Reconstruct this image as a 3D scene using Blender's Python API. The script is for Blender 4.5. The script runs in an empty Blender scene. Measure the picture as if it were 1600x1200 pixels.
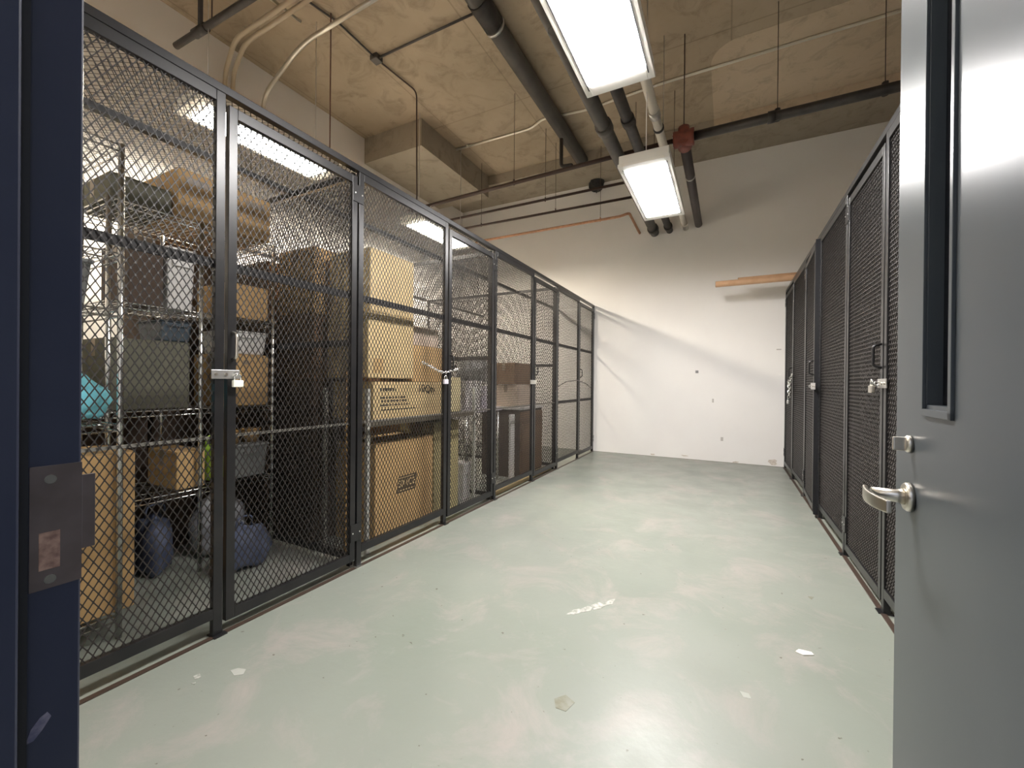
import bpy, bmesh, math, random
from mathutils import Vector, Matrix
random.seed(7)
S = bpy.context.scene
C = S.collection

# ------------------------------------------------------------------ camera, world, lights, exposure
H0 = 1.2
F_PX, YAW, PITCH, ROLL = 651.24, 0.477876, -0.002723, 0.009204
_right = Vector((math.cos(YAW), math.sin(YAW), 0)); _fwd = Vector((-math.sin(YAW), math.cos(YAW), 0)); _up = Vector((0, 0, 1))
FW = _fwd * math.cos(PITCH) + _up * math.sin(PITCH); _u2 = _up * math.cos(PITCH) - _fwd * math.sin(PITCH)
RT = _right * math.cos(ROLL) + _u2 * math.sin(ROLL); UP = _u2 * math.cos(ROLL) - _right * math.sin(ROLL)
CAM = Vector((0, 0, H0))
cd = bpy.data.cameras.new('camera'); cam = bpy.data.objects.new('camera', cd); C.objects.link(cam)
cd.sensor_width = 36; cd.lens = 36 * F_PX / 1600; cd.clip_start = 0.02; cd.clip_end = 60
cam.matrix_world = Matrix(((RT.x, UP.x, -FW.x, CAM.x), (RT.y, UP.y, -FW.y, CAM.y), (RT.z, UP.z, -FW.z, CAM.z), (0, 0, 0, 1)))
S.camera = cam

w = bpy.data.worlds.new('world'); S.world = w; w.use_nodes = True
w.node_tree.nodes['Background'].inputs[0].default_value = (0.72, 0.8, 1.0, 1)
w.node_tree.nodes['Background'].inputs[1].default_value = 0.22
S.view_settings.view_transform = 'Standard'; S.view_settings.look = 'None'
S.view_settings.gamma = 1; S.view_settings.use_curve_mapping = False
S.view_settings.exposure = 2.85
LAMP_AISLE, LAMP_LEFT = 17.0, 24.0
try:
    S.cycles.use_denoising = True; S.cycles.denoiser = 'OPENIMAGEDENOISE'
    S.cycles.max_bounces = 10; S.cycles.diffuse_bounces = 6; S.cycles.transparent_max_bounces = 12
    S.cycles.sample_clamp_indirect = 8.0
except Exception:
    pass

def at(u, v, axis, val):
    """world point where the sight line through a point of the photograph meets the plane axis=val"""
    d = FW + RT * ((u - 800) / F_PX) - UP * ((v - 600) / F_PX)
    return CAM + d * ((val - CAM[axis]) / d[axis])

# ------------------------------------------------------------------ materials
MATS = {}
def mat(name, col, rough=0.5, metal=0.0, col2=None, scale=8.0, bump=0.0, detail=4.0, spec=0.5, emit=0.0, contrast=(0.35, 0.65), bscale=None):
    if name in MATS: return MATS[name]
    m = bpy.data.materials.new(name); m.use_nodes = True; nt = m.node_tree; b = nt.nodes['Principled BSDF']
    b.inputs['Base Color'].default_value = (*col, 1); b.inputs['Roughness'].default_value = rough; b.inputs['Metallic'].default_value = metal
    b.inputs['Specular IOR Level'].default_value = spec
    if col2 is not None or bump:
        tc = nt.nodes.new('ShaderNodeTexCoord')
        n = nt.nodes.new('ShaderNodeTexNoise'); n.inputs['Scale'].default_value = scale; n.inputs['Detail'].default_value = detail
        nt.links.new(tc.outputs['Object'], n.inputs['Vector'])
        if col2 is not None:
            r = nt.nodes.new('ShaderNodeValToRGB'); r.color_ramp.elements[0].position = contrast[0]; r.color_ramp.elements[1].position = contrast[1]
            r.color_ramp.elements[0].color = (*col, 1); r.color_ramp.elements[1].color = (*col2, 1)
            nt.links.new(n.outputs['Fac'], r.inputs[0]); nt.links.new(r.outputs[0], b.inputs['Base Color'])
        if bump:
            n2 = nt.nodes.new('ShaderNodeTexNoise'); n2.inputs['Scale'].default_value = bscale or scale * 4; n2.inputs['Detail'].default_value = 3
            nt.links.new(tc.outputs['Object'], n2.inputs['Vector'])
            bp = nt.nodes.new('ShaderNodeBump'); bp.inputs['Strength'].default_value = bump; bp.inputs['Distance'].default_value = 0.01
            nt.links.new(n2.outputs['Fac'], bp.inputs['Height']); nt.links.new(bp.outputs[0], b.inputs['Normal'])
    if emit:
        b.inputs['Emission Color'].default_value = (*col, 1); b.inputs['Emission Strength'].default_value = emit
    MATS[name] = m; return m

def ramp(nt, fac, stops):
    r = nt.nodes.new('ShaderNodeValToRGB'); e = r.color_ramp.elements
    while len(e) < len(stops): e.new(0.5)
    for k, (p, c) in enumerate(stops): e[k].position = p; e[k].color = (*c, 1)
    nt.links.new(fac, r.inputs[0]); return r.outputs[0]
def noise(nt, vec, scale, detail=4, rough=0.55, dist=0.0):
    n = nt.nodes.new('ShaderNodeTexNoise'); n.inputs['Scale'].default_value = scale; n.inputs['Detail'].default_value = detail
    n.inputs['Roughness'].default_value = rough; n.inputs['Distortion'].default_value = dist
    nt.links.new(vec, n.inputs['Vector']); return n.outputs['Fac']
def mixc(nt, fac, a, b, mode='MIX'):
    m = nt.nodes.new('ShaderNodeMix'); m.data_type = 'RGBA'; m.blend_type = mode
    for s, val in ((0, fac), (6, a), (7, b)):
        if hasattr(val, 'is_output'): nt.links.new(val, m.inputs[s])
        elif s == 0: m.inputs[0].default_value = val
        else: m.inputs[s].default_value = (*val, 1)
    return m.outputs[2]

def floor_mat():
    m = bpy.data.materials.new('painted_concrete_floor'); m.use_nodes = True; nt = m.node_tree; b = nt.nodes['Principled BSDF']
    tc = nt.nodes.new('ShaderNodeTexCoord'); V = tc.outputs['Object']
    base = ramp(nt, noise(nt, V, 0.9, 3), [(0.35, (0.205, 0.226, 0.192)), (0.65, (0.232, 0.246, 0.214))])
    # worn paler, pinker traffic area
    worn = ramp(nt, noise(nt, V, 2.6, 8, 0.7, 0.6), [(0.50, (0, 0, 0)), (0.66, (1, 1, 1))])
    c = mixc(nt, worn, base, (0.285, 0.268, 0.243))
    scuff = ramp(nt, noise(nt, V, 14, 6, 0.7, 1.5), [(0.66, (0, 0, 0)), (0.74, (1, 1, 1))])
    c = mixc(nt, scuff, c, (0.19, 0.187, 0.16))
    spots = ramp(nt, noise(nt, V, 30, 2, 0.5), [(0.735, (0, 0, 0)), (0.765, (1, 1, 1))])
    c = mixc(nt, spots, c, (0.10, 0.09, 0.07))
    nt.links.new(c, b.inputs['Base Color'])
    rr = ramp(nt, noise(nt, V, 3.0, 5), [(0.3, (0.30,) * 3), (0.7, (0.46,) * 3)]); nt.links.new(rr, b.inputs['Roughness'])
    bp = nt.nodes.new('ShaderNodeBump'); bp.inputs['Strength'].default_value = 0.12; bp.inputs['Distance'].default_value = 0.01
    nt.links.new(noise(nt, V, 18, 4), bp.inputs['Height']); nt.links.new(bp.outputs[0], b.inputs['Normal'])
    return m
def concrete_mat(name, a, bcol, joints=True):
    m = bpy.data.materials.new(name); m.use_nodes = True; nt = m.node_tree; b = nt.nodes['Principled BSDF']
    tc = nt.nodes.new('ShaderNodeTexCoord'); V = tc.outputs['Object']
    c = ramp(nt, noise(nt, V, 0.8, 5, 0.6), [(0.3, a), (0.7, bcol)])
    st = ramp(nt, noise(nt, V, 3.5, 8, 0.7, 1.0), [(0.50, (0, 0, 0)), (0.72, (0.75,) * 3)])
    c = mixc(nt, st, c, tuple(x * 0.58 for x in a))
    if joints:
        br = nt.nodes.new('ShaderNodeTexBrick'); br.offset = 0; br.inputs['Scale'].default_value = 1
        br.inputs['Brick Width'].default_value = 1.22; br.inputs['Row Height'].default_value = 2.44; br.inputs['Mortar Size'].default_value = 0.008
        br.inputs['Color1'].default_value = (0, 0, 0, 1); br.inputs['Color2'].default_value = (0, 0, 0, 1); br.inputs['Mortar'].default_value = (0.45, 0.45, 0.45, 1)
        nt.links.new(V, br.inputs['Vector']); c = mixc(nt, br.outputs['Color'], c, tuple(x * 0.5 for x in a))
    nt.links.new(c, b.inputs['Base Color']); b.inputs['Roughness'].default_value = 0.85
    bp = nt.nodes.new('ShaderNodeBump'); bp.inputs['Strength'].default_value = 0.15; bp.inputs['Distance'].default_value = 0.01
    nt.links.new(noise(nt, V, 12, 6), bp.inputs['Height']); nt.links.new(bp.outputs[0], b.inputs['Normal'])
    return m

M_floor = floor_mat()
M_wall = mat('white_wall_paint', (0.80, 0.775, 0.75), 0.6, col2=(0.83, 0.81, 0.785), scale=1.2, bump=0.04, bscale=60)
M_ceil = concrete_mat('ceiling_concrete', (0.36, 0.288, 0.20), (0.48, 0.39, 0.285))
M_beam = concrete_mat('beam_concrete', (0.31, 0.265, 0.205), (0.40, 0.345, 0.27), False)
M_black = mat('black_enamel', (0.010, 0.010, 0.011), 0.32, col2=(0.016, 0.015, 0.015), scale=9, spec=0.45)
M_mesh = mat('black_mesh_enamel', (0.021, 0.018, 0.0165), 0.45, spec=0.28)
M_navy = mat('navy_frame_paint', (0.030, 0.034, 0.055), 0.32, col2=(0.038, 0.042, 0.064), scale=6, bump=0.03, bscale=40)
M_door = mat('charcoal_door_paint', (0.056, 0.064, 0.070), 0.29, col2=(0.064, 0.072, 0.077), scale=3, spec=0.12)
M_dark = mat('dark_recess', (0.010, 0.010, 0.012), 0.5)
M_nickel = mat('satin_nickel', (0.62, 0.58, 0.51), 0.28, 1.0)
M_chrome = mat('chrome_wire', (0.72, 0.72, 0.70), 0.22, 1.0)
M_zinc = mat('zinc_steel', (0.66, 0.65, 0.63), 0.35, 1.0)
M_bronze = mat('brown_strike_metal', (0.11, 0.085, 0.075), 0.4, 0.25, col2=(0.14, 0.11, 0.10), scale=30)
M_copper = mat('copper_tan', (0.45, 0.22, 0.12), 0.5, 0.1, col2=(0.55, 0.30, 0.18), scale=25)
M_iron = mat('black_iron_pipe', (0.022, 0.019, 0.018), 0.5, col2=(0.04, 0.034, 0.03), scale=12)
M_gpipe = mat('grey_cast_pipe', (0.055, 0.05, 0.045), 0.5, col2=(0.085, 0.075, 0.066), scale=6)
M_brown = mat('brown_steel_pipe', (0.055, 0.03, 0.022), 0.5)
M_cond = mat('galvanised_conduit', (0.62, 0.58, 0.50), 0.35, 0.85)
M_white = mat('white_pvc', (0.74, 0.70, 0.62), 0.4)
M_red = mat('rusty_red_casting', (0.28, 0.075, 0.05), 0.6, col2=(0.20, 0.06, 0.045), scale=20, bump=0.2)
M_fix = mat('fixture_enamel', (0.80, 0.78, 0.73), 0.45)
M_amber = mat('ochre_wood', (0.35, 0.20, 0.06), 0.5)
M_glass = mat('dark_wired_glass', (0.008, 0.008, 0.01), 0.12, spec=0.15)
def lamp_mat(name, col, s): return mat(name, col, 0.4, emit=s)
M_lampA = lamp_mat('lit_diffuser_cool', (1.0, 0.968, 0.948), LAMP_AISLE)
M_lampL = lamp_mat('lit_diffuser_side', (1.0, 0.90, 0.74), LAMP_LEFT)
def card(n, c): return mat('cardboard_' + n, c, 0.8, col2=tuple(x * 0.86 for x in c), scale=5, bump=0.03, bscale=60)
K_tan = card('tan', (0.50, 0.32, 0.14)); K_cream = card('cream', (0.66, 0.50, 0.26)); K_kraft = card('kraft', (0.55, 0.36, 0.16))
K_brown = card('brown', (0.20, 0.12, 0.065)); K_dim = card('dim', (0.30, 0.24, 0.15)); K_pink = card('pale', (0.60, 0.48, 0.38))
K_dark = card('dark', (0.07, 0.045, 0.03)); K_green = card('greygreen', (0.125, 0.12, 0.085))
M_tape = mat('packing_tape', (0.26, 0.20, 0.14), 0.3); M_ink = mat('black_ink', (0.02, 0.018, 0.016), 0.7); M_label = mat('paper_label', (0.75, 0.72, 0.65), 0.7)
M_blue = mat('turquoise_fabric', (0.16, 0.52, 0.62), 0.7, col2=(0.22, 0.62, 0.70), scale=14, bump=0.5, bscale=18)
M_plasticw = mat('pale_plastic', (0.62, 0.60, 0.58), 0.35); M_lav = mat('lavender_plastic', (0.50, 0.47, 0.52), 0.45)
M_plastg = mat('grey_plastic', (0.16, 0.165, 0.16), 0.45); M_plastd = mat('dark_plastic', (0.02, 0.02, 0.024), 0.4)
M_navyp = mat('slate_plastic', (0.05, 0.07, 0.09), 0.5); M_lime = mat('lime_fabric', (0.30, 0.50, 0.05), 0.6)
M_bag = mat('crumpled_grey_bag', (0.22, 0.23, 0.26), 0.35, col2=(0.38, 0.39, 0.42), scale=9, bump=0.6, bscale=20)
M_denim = mat('denim_bag', (0.05, 0.065, 0.12), 0.7, col2=(0.10, 0.12, 0.19), scale=12, bump=0.5, bscale=24)
M_litfloor = mat('lit_floor_yellow', (0.58, 0.45, 0.26), 0.6, col2=(0.50, 0.38, 0.21), scale=4)
M_chip = mat('bare_concrete_chip', (0.50, 0.485, 0.45), 0.8, col2=(0.24, 0.25, 0.215), scale=45)
M_stain = mat('floor_stain', (0.15, 0.14, 0.09), 0.5, col2=(0.21, 0.215, 0.175), scale=26)
M_strip = mat('dark_brown_strip', (0.045, 0.028, 0.02), 0.5)  # even dark brown for the flat strip along the floor

# ------------------------------------------------------------------ mesh helpers
class MB:
    def __init__(s): s.v = []; s.f = []; s.smooth = set()
    def box(s, x0, y0, z0, x1, y1, z1):
        x0, x1 = sorted((x0, x1)); y0, y1 = sorted((y0, y1)); z0, z1 = sorted((z0, z1)); n = len(s.v)
        s.v += [(x0,y0,z0),(x1,y0,z0),(x1,y1,z0),(x0,y1,z0),(x0,y0,z1),(x1,y0,z1),(x1,y1,z1),(x0,y1,z1)]
        s.f += [tuple(n+i for i in q) for q in ((3,2,1,0),(4,5,6,7),(0,1,5,4),(1,2,6,5),(2,3,7,6),(3,0,4,7))]; return s
    def tube(s, pts, r, n=10, caps=True):
        pts = [Vector(p) for p in pts]; base = len(s.v); m = len(pts); prev = None
        for i, p in enumerate(pts):
            if i == 0: t = pts[1] - p
            elif i == m - 1: t = p - pts[-2]
            else: t = (pts[i+1] - p).normalized() + (p - pts[i-1]).normalized()
            t.normalize()
            if prev is None: a = t.orthogonal().normalized()
            else:
                a = prev - t * prev.dot(t); a = a.normalized() if a.length > 1e-6 else t.orthogonal().normalized()
            prev = a; b = t.cross(a)
            k = 1.0
            if 0 < i < m - 1:
                c = max(0.5, (pts[i+1]-p).normalized().dot(t)); k = 1.0 / c
            rr = r[i] if isinstance(r, (list, tuple)) else r
            for j in range(n):
                an = 2*math.pi*j/n; s.v.append(tuple(p + (a*math.cos(an) + b*math.sin(an)) * rr))
        for i in range(m-1):
            for j in range(n):
                s.smooth.add(len(s.f))
                s.f.append((base+i*n+j, base+i*n+(j+1)%n, base+(i+1)*n+(j+1)%n, base+(i+1)*n+j))
        if caps: s.f.append(tuple(base+j for j in reversed(range(n)))); s.f.append(tuple(base+(m-1)*n+j for j in range(n)))
        return s
    def prism(s, poly, axis, a, b):
        """extrude a 2-D outline along axis (0,1,2) from a to b"""
        n = len(poly); base = len(s.v)
        for val in (a, b):
            for p in poly:
                q = list(p); q.insert(axis, val); s.v.append(tuple(q))
        s.f.append(tuple(base+i for i in reversed(range(n)))); s.f.append(tuple(base+n+i for i in range(n)))
        for i in range(n): s.f.append((base+i, base+(i+1)%n, base+n+(i+1)%n, base+n+i))
        return s
    def mesh(s, name, m):
        me = bpy.data.meshes.new(name); me.from_pydata(s.v, [], s.f); me.materials.append(m)
        bm = bmesh.new(); bm.from_mesh(me); bmesh.ops.recalc_face_normals(bm, faces=bm.faces); bm.to_mesh(me); bm.free()
        for i in s.smooth: me.polygons[i].use_smooth = True
        me.update(); return me
    def obj(s, name, m, parent=None, bevel=0.0, loc=None):
        return link(name, s.mesh(name, m), parent, bevel, loc)
def link(name, me, parent=None, bevel=0.0, loc=None):
    o = bpy.data.objects.new(name, me); C.objects.link(o)
    if parent is not None: o.parent = parent
    if loc is not None: o.location = loc
    if bevel:
        bv = o.modifiers.new('bevel', 'BEVEL'); bv.width = bevel; bv.segments = 2; bv.limit_method = 'ANGLE'
    return o
def tag(o, label=None, cat=None, group=None, kind=None):
    if label: o['label'] = label
    if cat: o['category'] = cat
    if group: o['group'] = group
    if kind: o['kind'] = kind
    return o
def thing(name, label, cat, loc=(0, 0, 0), rotz=0.0, group=None):
    o = bpy.data.objects.new(name, None); C.objects.link(o); o.location = loc; o.rotation_euler = (0, 0, rotz); o.empty_display_size = 0.05
    return tag(o, label, cat, group)
def box(*a): return MB().box(*a)
def arc_path(pts, rad=0.08, seg=5):
    """round the corners of a polyline"""
    pts = [Vector(p) for p in pts]; out = [pts[0]]
    for i in range(1, len(pts)-1):
        a = (pts[i-1]-pts[i]); b = (pts[i+1]-pts[i]); d = min(rad, a.length*0.45, b.length*0.45)
        p0 = pts[i]+a.normalized()*d; p1 = pts[i]+b.normalized()*d
        for k in range(seg+1):
            t = k/seg; out.append(p0*(1-t)**2 + pts[i]*2*t*(1-t) + p1*t*t)
    out.append(pts[-1]); return out
def text_mesh(txt, size, m, depth=0.0006):
    cu = bpy.data.curves.new('lettering', 'FONT'); cu.body = txt; cu.size = size; cu.extrude = depth; cu.align_x = 'CENTER'; cu.align_y = 'CENTER'
    o = bpy.data.objects.new('lettering', cu); C.objects.link(o)
    dg = bpy.context.evaluated_depsgraph_get(); me = bpy.data.meshes.new_from_object(o.evaluated_get(dg))
    bpy.data.objects.remove(o); me.materials.clear(); me.materials.append(m); return me

# ------------------------------------------------------------------ setting
XF, XR, YB, ZT = -2.116, 0.738, 7.25, 2.59          # left fence, right fence, back wall, fence top
XWL, XWR, ZC, YW = -4.95, 3.3, 4.9, 0.169           # left wall, right wall, slab, inner face of front wall
YBND = [0.176, 1.128, 1.925, 2.893, 3.693, 4.667, 5.47, 6.428, 7.222]
def yk(k): return YBND[k]                           # bay k runs from yk(k) to yk(k+1): wide fixed screens, narrower gates
JL, JR = -0.575, 0.285                              # door opening

fl = box(XWL-0.2, -2.2, -0.12, XWR+0.2, YB+0.2, 0).obj('floor', M_floor); tag(fl, kind='structure')
tag(box(XWL-0.2, YB, 0, XWR+0.2, YB+0.15, ZC+0.4).obj('wall_back', M_wall), kind='structure')
tag(box(XWL-0.15, -0.02, 0, XWL, YB, ZC+0.4).obj('wall_left', M_wall), kind='structure')
tag(box(XWR, -0.02, 0, XWR+0.15, YB, ZC+0.4).obj('wall_right', M_wall), kind='structure')
wf = MB().box(XWL, 0.04, 0, JL-0.05, YW, ZC+0.4).box(JR+0.05, 0.04, 0, XWR, YW, ZC+0.4).box(JL-0.05, 0.04, 2.2, JR+0.05, YW, ZC+0.4)
tag(wf.obj('wall_front', M_wall), kind='structure')
cef = box(XWL, 0, ZC, XWR, YB, ZC+0.3).obj('ceiling', M_ceil); tag(cef, kind='structure')
# paler sprayed-over area of the slab and beam on the right, with a rounded corner
px0 = at(1112, 120, 2, ZC).x; py0 = at(1130, 66, 2, ZC).y; rr = 0.3
M_spray = concrete_mat('oversprayed_concrete', (0.50, 0.40, 0.285), (0.62, 0.50, 0.37), False)
rc = [(px0, 6.449), (XWR, 6.449), (XWR, py0)] + [(px0+rr-rr*math.sin(q), py0+rr-rr*math.cos(q)) for q in [math.pi/2*k/8 for k in range(9)]]
MB().prism(rc, 2, ZC-0.002, ZC+0.01).obj('sprayed_patch', M_spray, cef)
box(px0, 6.448, 4.741, XWR, 6.46, ZC-0.0005).obj('sprayed_patch', M_spray, cef)
box(XWL, 6.45, 4.74, XWR, YB, ZC+0.001).obj('beam', M_beam, cef)
box(XWL, 4.6, 4.52, -3.85, 6.45, ZC+0.001).obj('soffit', M_beam, cef)
# painted limit on the back wall under the beam, rounded at its right end
tag(box(XWL, YB-0.012, 0, XWR, YB, 0.004).obj('trim_1', M_stain), kind='structure')

# door frame at the left edge (navy steel) and its right-hand twin
def jamb(x, sgn, name):
    m = MB()
    m.box(x, 0.128, 0, x-sgn*0.04, YW+0.004, 2.15)              # rabbet the door closes into
    m.box(x+sgn*0.016, 0.06, 0, x-sgn*0.04, 0.128, 2.15)        # stop
    m.box(x-sgn*0.0, 0.02, 0, x-sgn*0.06, 0.06, 2.2)            # corridor face
    m.box(x-sgn*0.002, YW, 0, x-sgn*0.052, YW+0.0045, 2.2)      # room face
    o = m.obj(name, M_navy, bevel=0.002); box(x, 0.1285, 0.003, x+sgn*0.004, 0.136, 2.1).obj('gap_shade', M_dark, o); return tag(o, kind='structure')  # near-black strip stands in for shade in the gap beside the stop
fr = jamb(JL, 1, 'trim_2'); fr2 = jamb(JR, -1, 'trim_3')
tag(MB().box(JL, 0.02, 2.12, JR, YW, 2.2).obj('trim_4', M_navy), kind='structure')
st = MB()
sx = JL + 0.0012
sy0, sy1, sz0, sz1 = 0.1375, YW+0.004, 1.000, 1.117
hz0, hz1, hy0, hy1 = 1.018, 1.054, 0.1435, 0.158
st.box(JL-0.001, sy0, sz0, sx, hy0, sz1).box(JL-0.001, hy1, sz0, sx, sy1, sz1).box(JL-0.001, hy0, sz0, sx, hy1, hz0).box(JL-0.001, hy0, hz1, sx, hy1, sz1)
strike = st.obj('strike_plate', M_bronze, fr)
box(JL-0.001, sy1, 1.030, sx, sy1+0.010, 1.104).obj('strike_lip', M_bronze, strike, bevel=0.0004)
box(JL-0.0005, hy0, hz0, JL+0.0004, hy1, hz1).obj('latch_hole', mat('raw_steel_pocket', (0.42, 0.26, 0.18), 0.6, col2=(0.20, 0.11, 0.08), scale=120), strike)
for zz, yy in ((1.104, 0.151), (1.0085, 0.151)):
    MB().tube([(sx-0.0004, yy, zz), (sx+0.0009, yy, zz)], 0.0042, 14).obj('screw', M_nickel, strike)
# scrape in the paint low on the frame
p = [at(38, 1165, 0, JL), at(48, 1140, 0, JL), at(62, 1122, 0, JL), at(74, 1112, 0, JL), at(80, 1118, 0, JL), at(66, 1140, 0, JL), at(52, 1158, 0, JL)]
MB().prism([(q.y, q.z) for q in p], 0, JL-0.001, JL+0.0004).obj('paint_scrape', mat('scraped_primer', (0.22, 0.20, 0.24), 0.6, col2=(0.08, 0.08, 0.13), scale=90), fr)

# corridor behind the camera
tag(box(-3.2, -2.2, 0, 3.2, -2.1, 2.7).obj('wall_corridor', M_wall), kind='structure')

# ------------------------------------------------------------------ open door on the right
DW, DT = 0.835, 0.045
DA = math.radians(-3.0)                             # a little past square to the wall
door = thing('door_1', 'dark grey glossy steel door standing open with narrow glass slot and lever', None, (0.235, YW+0.012, 0.008), DA); door['kind'] = 'structure'
# local: y = along the leaf (0 hinge .. DW), x = 0 is the face that shows, +x goes into the leaf
dn = Vector((math.cos(DA), math.sin(DA), 0)); dl = Vector((-math.sin(DA), math.cos(DA), 0)); dorg = Vector((0.235, YW+0.012, 0.008))
def on_door(u, v):
    d = FW + RT*((u-800)/F_PX) - UP*((v-600)/F_PX); t = (dorg-CAM).dot(dn)/d.dot(dn); q = CAM + d*t - dorg
    return q.dot(dl), q.z
ly1 = on_door(1449, 400)[0]; ly0 = on_door(1489, 400)[0]; lz0 = on_door(1470, 642)[1]; lz1 = 1.93
MB().box(0, 0, 0, DT, ly0, 2.1).box(0, ly1, 0, DT, DW, 2.1).box(0, ly0, 0, DT, ly1, lz0).box(0, ly0, lz1, DT, ly1, 2.1).obj('door_leaf', M_door, door)
f = 0.011
MB().box(-0.004, ly0-f, lz0-f, 0.0005, ly0, lz1+f).box(-0.004, ly1, lz0-f, 0.0005, ly1+f*0.3, lz1+f).box(-0.004, ly0-f, lz0-f, 0.0005, ly1+f*0.3, lz0).box(-0.004, ly0-f, lz1, 0.0005, ly1+f*0.3, lz1+f).obj('window_bead', M_door, door, bevel=0.001)
MB().box(0.0005, ly0, lz0, 0.018, ly0+0.004, lz1).box(0.0005, ly1-0.004, lz0, 0.018, ly1, lz1).box(0.0005, ly0, lz0, 0.018, ly1, lz0+0.006).obj('window_stop', M_door, door)
box(0.018, ly0, lz0, 0.024, ly1, lz1).obj('glass_pane', M_glass, door)
ly, lz = on_door(1424, 777)
lev = MB().tube([(0, ly, lz), (-0.006, ly, lz), (-0.010, ly, lz)], [0.024, 0.024, 0.021], 28).obj('lever_rose', M_nickel, door)
MB().tube([(-0.009, ly, lz), (-0.020, ly, lz), (-0.052, ly, lz)], [0.014, 0.011, 0.0105], 18).obj('lever_shank', M_nickel, lev)
bl = MB(); n = 14
prof = []
for i in range(n+1):
    t = i/n; y = ly + 0.012 - 0.108*t; x = -0.058 - 0.006*math.sin(t*math.pi*0.9) + 0.012*t*t
    hz = 0.0115 - 0.0015*t
    prof.append((x, y, hz, 0.0035))
for i in range(n):
    a, b = prof[i], prof[i+1]; base = len(bl.v)
    for (x, y, hz, th) in (a, b):
        bl.v += [(x-th, y, lz-hz), (x+th, y, lz-hz), (x+th, y, lz+hz), (x-th, y, lz+hz)]
    for k in range(4): bl.f.append((base+k, base+(k+1)%4, base+4+(k+1)%4, base+4+k))
    if i == 0: bl.f.append((base+3, base+2, base+1, base))
    if i == n-1: bl.f.append((base+4, base+5, base+6, base+7))
blo = bl.mesh('lever_handle', M_nickel); bm = bmesh.new(); bm.from_mesh(blo); bmesh.ops.remove_doubles(bm, verts=bm.verts, dist=1e-6); bm.to_mesh(blo); bm.free()
link('lever_handle', blo, lev, 0.002)
ty, tz = on_door(1424, 694)
tt = MB().tube([(0, ty, tz), (-0.005, ty, tz), (-0.008, ty, tz)], [0.0145, 0.0145, 0.012], 24).obj('thumb_turn', M_nickel, door)
box(-0.024, ty-0.0035, tz-0.0115, -0.007, ty+0.0035, tz+0.0115).obj('turn_knob', M_nickel, tt, bevel=0.002)
for zz in (0.25, 1.05, 1.85): MB().tube([(DT+0.004, -0.004, zz-0.05), (DT+0.004, -0.004, zz+0.05)], 0.007, 10).obj('hinge', M_zinc, door)

# ------------------------------------------------------------------ expanded-metal lattice
SW, LW = 0.030, 0.0508
def lattice(name, w, h, wid=0.0037, dep=0.0025, flat=False, bonds=0):
    """diamond lattice in the local (y, z) plane, depth along x"""
    vs, fs = [], []
    ni, nj = int(round(w/(SW/2))), int(round(h/(LW/2))); su, sv = w/ni, h/nj
    L = math.hypot(su, sv); ox, oz = -sv/L*wid/2, su/L*wid/2
    for i in range(ni):
        for j in range(nj):
            up = (i+j) % 2 == 0
            a = (i*su, (j if up else j+1)*sv); b = ((i+1)*su, (j+1 if up else j)*sv)
            dx, dz = (ox, oz) if up else (-ox, oz)
            k = len(vs)
            if flat:
                for (py, pz) in (a, b): vs.append((0, py-dx, pz-dz)); vs.append((0, py+dx, pz+dz))
                fs.append((k, k+1, k+3, k+2))
            else:
                for (py, pz) in (a, b):
                    vs += [(-dep/2, py-dx, pz-dz), (dep/2, py-dx, pz-dz), (dep/2, py+dx, pz+dz), (-dep/2, py+dx, pz+dz)]
                for q in range(4): fs.append((k+q, k+(q+1) % 4, k+4+(q+1) % 4, k+4+q))
    if bonds:
        hb, wb, db = (0.0056, 0.0030, dep/2+0.0006) if bonds > 0 else (0.0055, 0.0092, dep/2+0.0018)
        for i in range(ni+1):
            for j in range(nj+1):
                if (i+j) % 2: continue
                y, z, k = i*su, j*sv, len(vs); t = 0.0008*bonds if bonds > 0 else 0.0022*bonds
                vs += [(-db, y-wb, z-hb), (db+t, y-wb, z-hb), (db+t, y+wb, z-hb), (-db, y+wb, z-hb), (-db, y-wb, z+hb), (db-t, y-wb, z+hb), (db-t, y+wb, z+hb), (-db, y+wb, z+hb)] if bonds > 0 else \
                      [(-db+t, y-wb, z-hb), (db, y-wb, z-hb), (db, y+wb, z-hb), (-db+t, y+wb, z-hb), (-db-t, y-wb, z+hb), (db, y-wb, z+hb), (db, y+wb, z+hb), (-db-t, y+wb, z+hb)]
                fs += [tuple(k+q for q in qd) for qd in ((3,2,1,0),(4,5,6,7),(0,1,5,4),(1,2,6,5),(2,3,7,6),(3,0,4,7))]
    me = bpy.data.meshes.new(name); me.from_pydata(vs, [], fs); me.materials.append(M_mesh); me.update(); return me

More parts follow.
